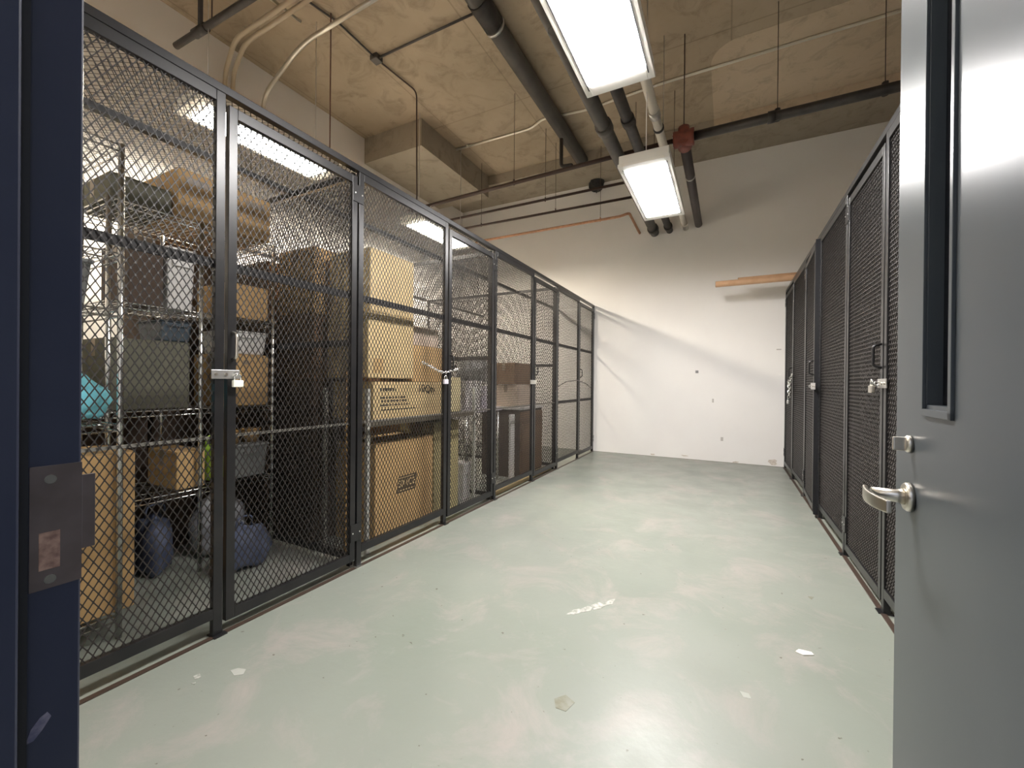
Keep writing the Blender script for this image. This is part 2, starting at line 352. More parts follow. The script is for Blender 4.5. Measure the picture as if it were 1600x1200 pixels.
FT = 0.04                                           # frame member
PW, GW = 0.970, 0.798                               # width of a fixed screen and of a gate bay
PNL_Z0, PNL_Z1 = 0.085, 2.55
DR_Z0, DR_Z1 = 0.05, 2.51
GAP = 0.008
LAT = {}
def front_mesh(w, h, side):
    key = (round(w, 3), round(h, 3), side)
    if key not in LAT: LAT[key] = lattice('wire_mesh', w, h, bonds=side)
    return LAT[key]
M_litrail = mat('lit_grey_rail', (0.20, 0.19, 0.165), 0.45, 0.3)  # paler grey puts the lit top of the lower middle rail into its colour
def frame_parts(root, y0, y1, z0, z1, side, legs, plain=False):
    """side=+1: aisle is towards +x (left row); parts are local to the row plane x=0 .. -side*0.03 going away from the aisle"""
    b = -side*0.03
    for (a, c, nm) in ((y0, y0+FT, 'stile'), (y1-FT, y1, 'stile')):
        box(0, a, 0 if legs else z0, b, c, z1).obj(nm, M_black, root, bevel=0.002)
    box(0, y0+FT, z0, b, y1-FT, z0+0.05).obj('bottom_rail', M_black, root, bevel=0.002)
    box(0, y0+FT, z1-0.05, b, y1-FT, z1).obj('head_rail', M_black, root, bevel=0.002)
    box(-side*0.018, y0+FT, 1.725, -side*0.03, y1-FT, 1.767).obj('middle_rail', M_black, root)
    if plain: box(-side*0.018, y0+FT, 0.91, -side*0.03, y1-FT, 0.952).obj('middle_rail', M_black, root)
    else: box(-side*0.017, y0+FT, 0.925, -side*0.04, y1-FT, 0.937).obj('middle_rail', M_litrail, root)
def panel(side, k, x, label, group):
    BW = PW if k else yk(1)-yk(0)
    r = thing('mesh_screen', label, 'mesh panel', (x, yk(k+1)-BW, 0), 0, group)
    frame_parts(r, GAP*0.5, BW-GAP*0.5, PNL_Z0, PNL_Z1, side, True, side < 0 or k >= 6)
    o = link('wire_mesh', front_mesh(BW-2*FT+0.01, PNL_Z1-PNL_Z0-0.08, side), r, 0, (-side*0.012, FT-0.005, PNL_Z0+0.04)); o['kind'] = 'stuff'
    if side < 0 and k == 4: box(-0.034, BW-0.0035, 0.02, 0.0, BW-0.0005, 2.54).obj('dark_gap_plate', M_dark, r)  # black plate added so the open gap beside the ajar gate looks dark
    for y in (FT*0.5, BW-FT*0.5):
        box(0.022*side, y-0.028, 0, -side*0.045, y+0.028, 0.006).obj('foot_plate', M_zinc if (side > 0 and k == 2 and y < 0.1) else M_black, r)
    return r
def door_leaf(side, k, x, label, group, handle=M_black, ajar=0.0):
    r = thing('mesh_gate', label, 'mesh door', (x, yk(k+1), 0), ajar, group)     # origin at the hinge line
    y0, y1 = -GW+0.012, -0.012
    frame_parts(r, y0, y1, DR_Z0, DR_Z1, side, False, side < 0 or k >= 6)
    o = link('wire_mesh', front_mesh(GW-0.03-2*FT+0.01, DR_Z1-DR_Z0-0.08, side), r, 0, (-side*0.012, y0+FT-0.005, DR_Z0+0.04)); o['kind'] = 'stuff'
    for zz in (2.40, 0.23):
        h = box(side*0.0005, -0.05, zz-0.055, side*0.006, 0.035, zz+0.055).obj('hinge', M_black, r, bevel=0.001)
        for yy in (-0.035, 0.02): MB().tube([(side*0.005, yy, zz), (side*0.009, yy, zz)], 0.005, 8).obj('bolt', M_zinc, h)
    pts = [(0, y0+0.022, 1.43), (side*0.035, y0+0.022, 1.42), (side*0.035, y0+0.022, 1.31), (0, y0+0.022, 1.30)]
    MB().tube(arc_path(pts, 0.02), 0.007, 8).obj('handle', handle, r)
    return r
GL, GR = 'mesh fronts of the left row of lockers', 'mesh fronts of the right row of lockers'
lab_L = {0: 'fixed black mesh panel beside the navy door frame, blue bag behind it', 2: 'fixed black mesh panel in front of the stacked cream boxes',
         4: 'fixed black mesh panel between the chained door and the silver-strapped door', 6: 'fixed black mesh panel with a thin upright rod behind it',
         1: 'black mesh locker door with a bright worn handle, hasp and small padlock', 3: 'black mesh locker door held shut by a chain across its edge',
         5: 'narrow-looking black mesh locker door closed with a silver strap, pale box behind it', 7: 'last black mesh door of the left row, against the back wall'}
lab_R = {2: 'fixed black mesh panel partly hidden behind the open grey door', 4: 'fixed black mesh panel between the two doors of the right row with hasps',
         6: 'fixed black mesh panel under the cardboard tubes on the right row', 3: 'right row black mesh door with a loop handle and silver padlock near the grey door',
         5: 'black mesh door standing slightly ajar in the right row', 7: 'last black mesh door of the right row with a hanging chain',
         1: 'black mesh locker door wholly behind the open grey door'}
for k in range(0, 8):
    if k % 2 == 0: panel(1, k, XF, lab_L[k], GL)
    else: door_leaf(1, k, XF, lab_L[k], GL, M_nickel if k == 1 else M_black)
for k in range(1, 8):
    if k % 2 == 0: panel(-1, k, XR, lab_R[k], GR)
    else: door_leaf(-1, k, XR, lab_R[k], GR, ajar=math.radians(-2.6) if k == 5 else 0)
for side, x, word in ((1, XF, 'left'), (-1, XR, 'right')):
    y0 = yk(0) if side > 0 else yk(1)
    o = MB().box(x, y0, 2.552, x-side*0.04, YB-0.004, ZT).obj('top_rail', M_black, bevel=0.002)
    tag(o, 'long black steel rail along the top of the %s mesh lockers' % word, 'rail')
    o = MB().box(x+side*0.012, y0, 0, x-side*0.014, YB-0.004, 0.005).obj('floor_strip', M_strip)
    tag(o, 'thin dark strip on the floor under the %s mesh lockers' % word, 'strip')
    o = box(x, YB-0.034, 0, x-side*0.04, YB-0.004, 2.551).obj('end_post', M_black, bevel=0.002)
    tag(o, 'slim black post joining the %s mesh lockers to the back wall' % word, 'post')

# dividers and roof lattice of the lockers
DEP = 2.25
me_dv = lattice('wire_mesh', DEP-0.05, 2.44, 0.004, 0.004)
me_rf = lattice('wire_mesh', PW+GW-0.03, DEP, 0.0036, flat=True)
def divider(side, x, y, label):
    r = thing('mesh_divider', label, 'mesh panel', (x-side*0.045, y, 0), 0, 'mesh partitions between lockers')
    o = link('wire_mesh', me_dv, r); o['kind'] = 'stuff'
    o.rotation_euler = (0, 0, math.radians(90) if side > 0 else math.radians(-90)); o.location = (-side*0.02, 0, 0.06)
    for a, b in ((0, 0.03), (DEP-0.03, DEP)): box(-side*a, -0.012, 0, -side*b, 0.012, 2.55).obj('upright', M_black, r)
    for zc in (2.53, 1.45, 0.06): box(-side*0.03, -0.012, zc-0.02, -side*(DEP-0.03), 0.012, zc+0.02).obj('cross_rail', M_black, r)
for k, wds in ((2, 'behind the hinge of the bright-handled locker door'), (4, 'beyond the chained locker door'), (6, 'beside the empty last locker')):
    divider(1, XF, yk(k), 'black mesh partition across the left lockers, ' + wds)
for k, wds in ((4, 'beyond the padlocked door'), (6, 'beyond the ajar door')):
    divider(-1, XR, yk(k), 'dim black mesh partition across the right lockers, ' + wds)
def roof(side, x, k, label):
    r = thing('mesh_cover', label, 'mesh panel', (x-side*0.045, yk(k), 2.556), 0, 'mesh roofs over the lockers')
    o = link('wire_mesh', me_rf, r); o['kind'] = 'stuff'
    o.rotation_euler = (0, math.radians(-90) if side > 0 else math.radians(90), 0); o.location = (0, 0.01, 0)
    for xx in (0.62, DEP): box(-side*(xx-0.02), 0.012, -0.034, -side*(xx+0.02), PW+GW-0.03, 0.0).obj('roof_bar', M_black, r)
for k, wds in ((0, 'above the wire shelving'), (2, 'above the cream boxes'), (4, 'above the pale bins'), (6, 'above the empty last locker')):
    roof(1, XF, k, 'flat black mesh roof of the left locker ' + wds)
for k, wds in ((2, 'behind the padlocked door'), (4, 'behind the ajar door'), (6, 'under the cardboard tubes')):
    roof(-1, XR, k, 'flat black mesh roof of the right locker ' + wds)

# ------------------------------------------------------------------ hasps, padlocks, chains
def hasp(x, y, z, side, label, wid=0.105, hgt=0.036):
    r = thing('hasp', label, 'hasp', (x, y, z))
    pl = box(side*0.001, -wid*0.45, -hgt/2, side*0.006, wid*0.55, hgt/2).obj('strap', M_zinc, r, bevel=0.001)
    for yy in (-wid*0.3, wid*0.05): MB().tube([(side*0.005, yy, 0), (side*0.010, yy, 0)], 0.007, 10).obj('rivet', M_nickel, pl)
    MB().tube(arc_path([(side*0.004, wid*0.35, 0.008), (side*0.026, wid*0.35, 0.008), (side*0.026, wid*0.35, -0.008), (side*0.004, wid*0.35, -0.008)], 0.008), 0.003, 8).obj('staple', M_zinc, r)
    return r
def padlock(x, y, z, side, label, s=1.0, body=M_nickel, rot=0.0):
    r = thing('padlock', label, 'padlock', (x, y, z), rot)
    MB().box(side*0.008, -0.024*s, -0.052*s, side*0.026, 0.024*s, -0.018*s).obj('body', body, r, bevel=0.004)
    pts = [(side*0.017, -0.014*s, -0.02*s), (side*0.017, -0.014*s, 0.002*s), (side*0.017, 0.0, 0.012*s), (side*0.017, 0.014*s, 0.002*s), (side*0.017, 0.014*s, -0.02*s)]
    MB().tube(arc_path(pts, 0.012*s, 4), 0.0036*s, 8).obj('shackle', M_chrome, r)
def chain(path, label, link_l=0.03, rad=0.0035):
    """links along a path, alternately turned"""
    pts = [Vector(p) for p in path]; seg = []
    for a, b in zip(pts, pts[1:]):
        n = max(2, int((b-a).length/0.004))
        seg += [a.lerp(b, i/n) for i in range(n)]
    seg.append(pts[-1]); r = thing('chain', label, 'chain', tuple(pts[0])); acc = 0; last = seg[0]; i = 0
    for q in seg[1:]:
        if (q-last).length >= link_l*0.72:
            c = (q+last)/2 - pts[0]; t = (q-last).normalized(); a = t.orthogonal().normalized(); b = t.cross(a)
            a, b = (a+b).normalized(), (a-b).normalized()
            s = a if i % 2 else b
            ring = []
            for j in range(13):
                an = 2*math.pi*j/12; ring.append(c + t*math.cos(an)*link_l*0.52 + s*math.sin(an)*link_l*0.30)
            MB().tube(ring, rad, 6, False).obj('chain_link', M_chrome, r); last = q; i += 1
yA, yC, yE, yG = yk(1), yk(3), yk(5), yk(7)
hasp(XF, at(352, 585, 0, XF).y-0.006, at(352, 585, 0, XF).z, 1, 'silver slotted hasp bridging the first left locker door and its post', 0.125, 0.042)
padlock(XF+0.012, at(366, 590, 0, XF).y, at(366, 588, 0, XF).z, 1, 'small pale padlock hanging from the silver slotted hasp', 1.0, mat('pale_padlock', (0.72, 0.72, 0.62), 0.4))
chain([at(660, 566, 0, XF+0.015), at(672, 572, 0, XF+0.018), at(688, 581, 0, XF+0.02), at(696, 582, 0, XF+0.022), at(706, 579, 0, XF+0.02), at(717, 576, 0, XF+0.014)], 'bright steel chain looped across the edge of the second left locker door')
padlock(XF+0.02, at(691, 583, 0, XF)[1], 1.245, 1, 'square lavender-grey padlock hanging on the left row chain', 1.15, M_lav)
hasp(XF, at(833, 597, 0, XF).y-0.01, at(833, 597, 0, XF).z, 1, 'plain silver strap closing the left locker door before the pale box', 0.17, 0.05)
cpts = [at(868, 612, 0, XF+0.01), at(872, 604, 0, XF+0.02), at(885, 596, 0, XF+0.03), at(903, 594, 0, XF+0.04), at(917, 600, 0, XF+0.03), at(923, 607, 0, XF+0.01)]
o = MB().tube(arc_path(cpts, 0.1, 4), 0.006, 8).obj('cable_lock', mat('dark_cable', (0.06, 0.05, 0.05), 0.4)); tag(o, 'thin dark cable slung across the last left locker door', 'cable')
o = MB().tube([(XF-0.09, yk(6)+0.20, 0.0), (XF-0.09, yk(6)+0.20, 1.67)], 0.012, 10).obj('rod', M_iron); tag(o, 'thin upright dark rod inside the empty last left locker', 'rod')
hasp(XR, yk(3)-0.002, 1.215, -1, 'silver hasp bridging the right row door beside the open grey door', 0.14, 0.05)
padlock(XR-0.014, yk(3)+0.075, 1.225, -1, 'round-cornered silver padlock on the right row door near the grey door', 1.2)
hasp(XR-0.04, yk(5)-0.01, 1.195, -1, 'dull silver hasp on the right row door that stands ajar', 0.22, 0.06)
yq = yk(7)
chain([(XR-0.02, yq-0.13, 1.34), (XR-0.03, yq-0.05, 1.25), (XR-0.035, yq, 1.02), (XR-0.03, yq+0.06, 1.22), (XR-0.02, yq+0.2, 1.27)], 'silver chain hanging in a loop from the last right locker door', 0.045, 0.006)
padlock(XR-0.03, yq+0.0, 1.03, -1, 'brassy padlock at the bottom of the chain on the right row', 1.3, M_zinc)

# ------------------------------------------------------------------ ceiling lights
def fixture(x, y0, y1, z, wd, m, label, rods):
    r = thing('ceiling_light', label, 'ceiling light', (x, (y0+y1)/2, z))
    L = (y1-y0)/2; W = wd/2
    MB().box(-W, -L, 0.012, W, L, 0.085).obj('housing', M_fix, r, bevel=0.003)
    MB().box(-W-0.008, -L-0.008, -0.012, -W+0.034, L+0.008, 0.014).box(W-0.034, -L-0.008, -0.012, W+0.008, L+0.008, 0.014).box(-W+0.034, -L-0.008, -0.012, W-0.034, -L+0.10, 0.014).box(-W+0.034, L-0.10, -0.012, W-0.034, L+0.008, 0.014).obj('rim', M_fix, r, bevel=0.002)
    box(-W+0.034, -L+0.10, -0.019, W-0.034, L-0.10, 0.010).obj('diffuser', m, r)
    for sx in (-1, 1): box(sx*(W-0.026), -L+0.05, -0.0145, sx*(W-0.020), L-0.05, -0.0122).obj('slot', M_dark, r)
    for yy in rods: MB().tube([(0, yy, 0.08), (0, yy, ZC-z)], 0.004, 6).obj('hanger_rod', M_zinc, r)
fixture(-0.605, 1.31, 2.57, 3.03, 0.40, M_lampA, 'bright rectangular ceiling light over the aisle, cut by the photo edge', (-0.5, 0.5))
fixture(-0.635, 3.53, 4.80, 3.03, 0.40, M_lampA, 'bright rectangular ceiling light above the aisle in front of the back wall', (-0.5, 0.5))
fixture(-3.80, 1.74, 3.02, 3.38, 0.40, M_lampL, 'bright ceiling light seen through mesh above the wire shelving', (-0.5, 0.5))
fixture(-3.80, 4.36, 5.64, 3.38, 0.40, M_lampL, 'ceiling light seen through mesh above the cream boxes', (-0.5, 0.5))

# ------------------------------------------------------------------ pipes, conduits
def pipe(name, pts, r, m, label, cat='pipe', rad=0.12, rods=(), n=14, couplings=()):
    t = thing(name, label, cat, tuple(Vector(pts[0])))
    o0 = Vector(pts[0]); q = [Vector(p)-o0 for p in pts]
    MB().tube(arc_path(q, rad) if len(q) > 2 else q, r, n).obj('pipe_run', m, t)
    for (c, rr, L, mm) in couplings:
        c = Vector(c)-o0; d = (q[1]-q[0]).normalized()
        MB().tube([c-d*L/2, c+d*L/2], rr, n).obj('coupling', mm, t)
    for p in rods:
        p = Vector(p)-o0; MB().tube([p, Vector((p.x, p.y, ZC-o0.z))], 0.0035, 6).obj('hanger_rod', M_brown, t)
        MB().tube([p+Vector((0, 0, -r-0.004)), p+Vector((0, 0, r+0.02))], r*0.55, 8).obj('hanger_clamp', m, t)
    return t
z = 4.772
a = at(750, 0, 2, z); b = at(906, 249, 2, z); X = (a.x+b.x)/2
cc = at(767, 38, 2, z)
pipe('drain_pipe', [(X, 0.9, z), (X, 6.45, z)], 0.095, M_gpipe, 'fat dark drain pipe running lengthwise under the ceiling', couplings=[((X, cc.y-0.15, z), 0.105, 0.3, M_iron), ((X, cc.y+0.03, z), 0.109, 0.03, M_zinc)])
z = 3.72
for u0, v0, u1, v1, r, m, lab in ((933, 150, 1017, 364, 0.068, M_gpipe, 'dark pipe in the middle of the ceiling, first left of the white pipe pair'), (974, 140, 1041, 362, 0.052, M_iron, 'thinner dark pipe next to the white pipe'), (1014, 128, 1069, 360, 0.042, M_white, 'white insulated pipe running to the back wall above the light')):
    a = at(u0, v0, 2, z); b = at(u1, v1, 1, YB); X = (a.x+b.x)/2
    cps = [((X, 4.05, z), r*1.22, 0.10, M_zinc if m == M_white else m), ((X, 7.05, z), r*1.25, 0.08, m)]
    if m == M_white: cps.append(((X, 4.3, z), r*1.2, 0.03, M_iron))
    pipe('ceiling_pipe', [(X, 0.4, z), (X, YB, z)], r, m, lab, couplings=cps, rods=[(X, 2.7, z), (X, 5.6, z)])
# thick black pipe across to the red valve, the branch past it and the drop to the wall
zb = 3.80
a = at(1078, 214, 2, zb); b = at(1400, 136, 2, zb); yb_ = (a.y+b.y)/2
pipe('sprinkler_main', [(a.x, yb_, zb), (XWR, yb_, zb)], 0.045, M_iron, 'thick black pipe crossing to the right from the red valve', rods=[(1.2, yb_, zb), (0.4, yb_, zb)], couplings=[((0.35, yb_, zb), 0.055, 0.06, M_iron)])
v = thing('valve', 'rust red pipe valve where the black pipes meet by the ceiling light', 'valve', (a.x-0.06, yb_, zb))
MB().tube([(-0.10, 0, 0), (-0.08, 0, 0), (0.0, 0, 0.0), (0.08, 0, 0), (0.10, 0, 0)], [0.085, 0.085, 0.07, 0.085, 0.085], 18).obj('valve_body', M_red, v)
MB().tube([(0, 0, 0.04), (0, 0, 0.12), (0, 0, 0.13)], [0.06, 0.055, 0.02], 16).obj('bonnet', M_red, v)
MB().tube([(0, -0.06, 0), (0, 0.16, 0)], 0.075, 16).obj('flange', M_red, v)
for q in range(6):
    an = q*math.pi/3; MB().tube([(-0.11, 0.06*math.cos(an), 0.06*math.sin(an)), (-0.06, 0.06*math.cos(an), 0.06*math.sin(an))], 0.009, 6).obj('bolt', M_zinc, v)
MB().tube([(0, 0, 0.12), (0, 0, ZC-zb)], 0.006, 6).obj('hanger_rod', M_brown, v)
pipe('ceiling_pipe', [(a.x-0.06, yb_+0.14, zb), (a.x-0.06, YB, zb-0.05)], 0.055, mat('dull_purple_pipe', (0.075, 0.06, 0.058), 0.5), 'dull purple-grey pipe from the red valve to the back wall', couplings=[((a.x-0.06, 5.6, zb-0.02), 0.06, 0.02, M_zinc)])
pb = at(800, 292, 1, yb_); xe = at(662, 321, 1, yb_).x
pipe('branch_pipe', [(a.x-0.16, yb_, zb), (pb.x, yb_, (pb.z+zb)/2), (min(xe, -4.2), yb_, pb.z)], 0.024, M_brown, 'thin dark pipe continuing left from the red valve', rods=[(at(803, 290, 1, yb_).x, yb_, (pb.z+zb)/2)])
dp = at(876, 262, 1, yb_); dq = at(893, 262, 1, yb_)
pipe('drop_pipe', [(dp.x, yb_+0.02, at(876, 216, 1, yb_).z), (dp.x, yb_+0.02, dp.z+0.02), (dq.x, yb_, dp.z), (dq.x, yb_, zb-0.02)], 0.022, M_iron, 'small black elbow pipe dropping onto the thin dark pipe', rad=0.05)
# three slim pipes near the back wall
for i, (u0, v0, u1, v1, yy, m, r, lab) in enumerate(((717, 342, 972, 286, 5.6, M_brown, 0.018, 'slim brown pipe crossing behind the light, topmost of three near the back wall'), (735, 354, 982, 309, 6.0, M_brown, 0.018, 'slim brown pipe, middle of three crossing in front of the back wall'))):
    p0 = at(u0, v0, 1, yy); p1 = at(u1, v1, 1, yy); zz = (p0.z+p1.z)/2
    rods = [(at(852, 315, 1, yy).x, yy, zz)] if i == 0 else [(at(868, 328, 1, yy).x, yy, zz), (at(752, 350, 1, yy).x, yy, zz)]
    pipe('slim_pipe', [(XWL+0.2, yy, p0.z+(zz-p0.z)*0.6), (p1.x+0.1, yy, p1.z)], r, m, lab, rods=rods)
yy = 6.4
p0 = at(767, 374, 1, yy); p1 = at(970, 338, 1, yy); p2 = at(981, 333, 1, yy+0.05)
pipe('slim_pipe', [(XWL+0.2, yy, p0.z), (p1.x, yy, p1.z), (p2.x+0.02, yy+0.05, p2.z), (p2.x+0.03, YB, p2.z-0.05)], 0.02, M_copper, 'copper-coloured pipe with an elbow, lowest of three near the back wall', rods=[(at(938, 342, 1, yy).x, yy, p1.z)])
# galvanised conduits
M_bright = mat('bright_galvanised', (0.78, 0.74, 0.64), 0.3, 0.6)
zz = ZC-0.0168
c0 = [at(600, 267, 2, zz), at(735, 232, 2, zz), at(829, 201, 2, zz)]; yc = (c0[0].y+c0[2].y)/2
c3 = at(848, 186, 2, zz); c4 = at(915, 172, 2, zz)
d0 = at(1035, 130, 2, zz); d1 = at(1405, 18, 2, zz)
pipe('conduit', [(-4.6, c0[0].y, zz), tuple(c0[2]), tuple(c3), (c4.x, c4.y, zz), (d0.x, d0.y, zz), (XWR, d1.y, zz)], 0.0163, M_bright, 'bright metal conduit crossing the whole ceiling with a small kink', rad=0.06,
     couplings=[((c0[1].x, c0[0].y, zz), 0.0166, 0.05, M_cond)])
M_pc = mat('painted_conduit', (0.48, 0.40, 0.29), 0.5); zz = 4.72
for pts, lab in (([(352, 112), (368, 60), (432, 16)], 'upper of two pale conduits bending off the left wall'), ([(364, 118), (382, 68), (446, 24)], 'lower of two pale conduits bending off the left wall')):
    q0 = at(*pts[0], 0, XWL+0.04); q1 = at(*pts[1], 2, zz); q2 = at(*pts[2], 2, zz)
    pipe('conduit', [(q0.x, q0.y, q0.z-0.5), tuple(q0), tuple(q1), tuple(q1+(q2-q1)*1.9)], 0.022, M_pc, lab)
q0 = at(411, 150, 0, XWL+0.04); q1 = at(472, 68, 2, zz); q2 = at(545, 23, 2, zz)
pipe('conduit', [(q0.x, q0.y, q0.z-0.5), tuple(q0), tuple(q1), tuple(q1+(q2-q1)*1.75)], 0.022, M_cond, 'grey conduit rising off the left wall past the hanging red rod', rad=0.25)
b0 = at(275, 72, 2, 4.1); b1 = at(388, 0, 2, 4.1)
t = pipe('pipe_stub', [tuple(b0), tuple(b0+(b1-b0)*2.0)], 0.026, M_iron, 'short black pipe with an open end below the ceiling near the door frame')
b2 = at(313, 48, 2, 4.1)-b0; MB().tube([b2, Vector((b2.x, b2.y, ZC-4.1))], 0.019, 10).obj('riser', M_iron, t)
b3 = (at(331, 30, 2, 4.1)-b0); MB().tube([b3, Vector((b3.x, b3.y, ZC-4.1))], 0.006, 6).obj('hanger_rod', M_brown, t)
MB().tube([b2-(b1-b0).normalized()*0.08, b2+(b1-b0).normalized()*0.08], 0.036, 12).obj('tee', M_iron, t)
# strut, junction box with thin cables
s0 = at(428, 2, 2, 4.762); s1 = at(470, 34, 2, 4.762)
o = MB().tube([s0-(s1-s0)*1.5, s1], 0.015, 6).obj('strut', M_cond); tag(o, 'short grey strut crossing the pale conduits near the ceiling', 'strut')
j = at(588, 92, 2, ZC-0.03)
jb = thing('junction_box', 'small dark junction box with thin conduit on the ceiling slab', 'junction box', tuple(j))
box(-0.05, -0.05, -0.03, 0.05, 0.05, 0.03).obj('box_body', M_gpipe, jb, bevel=0.004)
e1 = at(738, 22, 2, ZC-0.03)-j; MB().tube([(0, 0, 0), e1], 0.012, 8).obj('conduit_run', M_gpipe, jb)
e2 = at(528, 35, 2, ZC-0.02)-j; e2b = at(450, -20, 2, ZC-0.02)-j; MB().tube([(0, 0, 0), e2, e2b], 0.010, 8).obj('conduit_run', M_gpipe, jb)
e3 = at(651, 143, 2, ZC-0.02)-j; MB().tube(arc_path([(0, 0, 0), e3, (e3.x+0.02, e3.y, -1.6)], 0.08), 0.009, 8).obj('drop_cable', M_brown, jb)
for (u, v0, v1, X_, lab) in ((516, 20, 222, at(516, 20, 2, ZC).x, 'long thin reddish rod hanging in front of the left wall'),):
    p = at(u, 150, 0, X_); o = MB().tube([(p.x, p.y, ZC), (p.x, p.y, at(u, v1+40, 0, X_).z)], 0.006, 6).obj('hanging_rod', mat('rust_rod', (0.16, 0.07, 0.05), 0.6)); tag(o, lab, 'rod')
# fire-stop lump on the back wall and patches
p = at(932, 285, 1, YB-0.1)
lump = MB(); rnd = random.Random(3)
ring = []
for i in range(9):
    for jx in range(12):
        th = math.pi*i/8; ph = 2*math.pi*jx/12; rr = 1+rnd.uniform(-0.18, 0.18)
        lump.v.append((0.13*rr*math.sin(th)*math.cos(ph), 0.1*rr*math.sin(th)*math.sin(ph), 0.17*rr*math.cos(th)))
for i in range(8):
    for jx in range(12): lump.f.append((i*12+jx, i*12+(jx+1)%12, (i+1)*12+(jx+1)%12, (i+1)*12+jx))
ob = lump.obj('foam_lump', mat('black_foam', (0.03, 0.03, 0.03), 0.9, bump=0.6, scale=10), loc=tuple(p)); tag(ob, 'ragged black foam lump on the upper back wall beside the light', 'foam')

# cardboard tubes lying over the right lockers
for (u0, v0, u1, v1, Y, r, lab) in ((1118, 450, 1240, 436, 6.62, 0.042, 'lower longer cardboard tube sticking out over the right lockers'), (1153, 438, 1240, 431, 6.72, 0.05, 'upper shorter cardboard tube sticking out over the right lockers')):
    p0 = at(u0, v0, 1, Y); zt = ZT + r + (0.0 if r < 0.045 else 0.03)
    t = thing('cardboard_tube', lab, 'tube', (p0.x, Y, zt))
    MB().tube([(0, 0, 0), (2.1, 0, 0)], r, 18).obj('tube_wall', mat('tube_card', (0.42, 0.25, 0.14), 0.7, col2=(0.48, 0.30, 0.18), scale=10), t)
    MB().tube([(-0.002, 0, 0), (0.0, 0, 0)], r*0.86, 18).obj('tube_mouth_shade', M_dark, t)  # near-black disc stands in for the shade inside the tube

# ------------------------------------------------------------------ stored goods
def carton(x, y0, y1, z0, z1, m, label, dep=0.4, tape=True, flaps=True, open_top=False, stripe=None, group=None, cat='box'):
    """cardboard box whose front faces the aisle at x; goes back to x-dep"""
    r = thing('cardboard_box', label, cat, (x-dep/2, (y0+y1)/2, z0), 0, group)
    W, D, Hh = (y1-y0)/2, dep/2, z1-z0
    if open_top:
        t = 0.006
        MB().box(-D, -W, 0, D, W, t).box(-D, -W, t, -D+t, W, Hh).box(D-t, -W, t, D, W, Hh).box(-D+t, -W, t, D-t, -W+t, Hh).box(-D+t, W-t, t, D-t, W, Hh).obj('carton_wall', m, r)
        fl_ = MB(); fl_.prism([(D-t, Hh), (D+0.10, Hh-0.09), (D+0.105, Hh-0.085), (D, Hh+0.004)], 1, -W, W)
        fl_.obj('flap', m, r)
    else:
        box(-D, -W, 0, D, W, Hh-0.006).obj('carton_body', m, r, bevel=0.006)
        if flaps:
            box(-D+0.002, -W+0.002, Hh-0.006, -0.003, W-0.002, Hh-0.001).obj('flap', m, r)
            box(0.003, -W+0.002, Hh-0.006, D-0.002, W-0.002, Hh-0.001).obj('flap', m, r)
        if tape:
            MB().box(-0.025, -W-0.0008, Hh-0.10, 0.025, W+0.0008, Hh-0.0003).obj('tape', M_tape, r)
    if stripe:
        for (a, b, c, d, mm) in stripe:   # fractions along the front
            box(D-0.001, -W+2*W*a, Hh*c, D+0.0012, -W+2*W*b, Hh*d).obj('printed_label', mm, r)
    return r
def blob(name, x, y, z, sx, sy, sz, m, label, cat, seed=1, squash=0.6, parts=()):
    """soft bag: a rounded body with lumps, flat at the bottom"""
    rd = random.Random(seed); b = MB(); NI, NJ = 12, 20; ph = [rd.uniform(0, 6.28) for _ in range(6)]
    for i in range(NI+1):
        th = math.pi*i/NI
        for k in range(NJ):
            a = 2*math.pi*k/NJ
            q = 1 + 0.10*math.sin(3*a+ph[0]) + 0.07*math.sin(5*a+ph[1]+th*3) + 0.06*math.sin(7*th+ph[2]+a)
            e = 0.65
            sx_, sy_ = math.sin(th)**e if math.sin(th) > 1e-6 else 0, math.cos(th)
            zz_ = max(-squash, sy_)*q
            b.smooth.add(len(b.f)); b.v.append((sx*sx_*math.cos(a)*q, sy*sx_*math.sin(a)*q, sz*(zz_+squash)/(1+squash)))
    b.smooth = set()
    for i in range(NI):
        for k in range(NJ):
            b.smooth.add(len(b.f)); b.f.append((i*NJ+k, i*NJ+(k+1) % NJ, (i+1)*NJ+(k+1) % NJ, (i+1)*NJ+k))
    zmin = min(v_[2] for v_ in b.v); b.v = [(p_[0], p_[1], p_[2]-zmin) for p_ in b.v]
    t = thing(name, label, cat, (x, y, z)); b.obj('bag_body', m, t)
    zt = max(v_[2] for v_ in b.v)
    MB().tube(arc_path([(0.02, -0.05, zt*0.93), (0.03, -0.045, zt+0.05), (0.03, 0.045, zt+0.05), (0.02, 0.05, zt*0.93)], 0.04), 0.006, 6).obj('bag_handle', m, t)
    return t
def tub(x, y0, y1, z0, z1, m, label, dep=0.35, lid=None, cat='bin'):
    r = thing('storage_bin', label, cat, (x-dep/2, (y0+y1)/2, z0)); W, D, Hh = (y1-y0)/2, dep/2, z1-z0
    b = MB(); t = 0.9
    b.v += [(-D*t, -W*t, 0), (D*t, -W*t, 0), (D*t, W*t, 0), (-D*t, W*t, 0), (-D, -W, Hh*0.93), (D, -W, Hh*0.93), (D, W, Hh*0.93), (-D, W, Hh*0.93)]
    b.f += [(3, 2, 1, 0), (4, 5, 6, 7), (0, 1, 5, 4), (1, 2, 6, 5), (2, 3, 7, 6), (3, 0, 4, 7)]
    b.obj('bin_body', m, r, bevel=0.008)
    box(-D-0.008, -W-0.008, Hh*0.91, D+0.008, W+0.008, Hh).obj('lid', lid or m, r, bevel=0.006)
    box(D*0.97, -0.05, Hh*0.70, D+0.010, 0.05, Hh*0.78).obj('grip', lid or m, r, bevel=0.003)
    return r
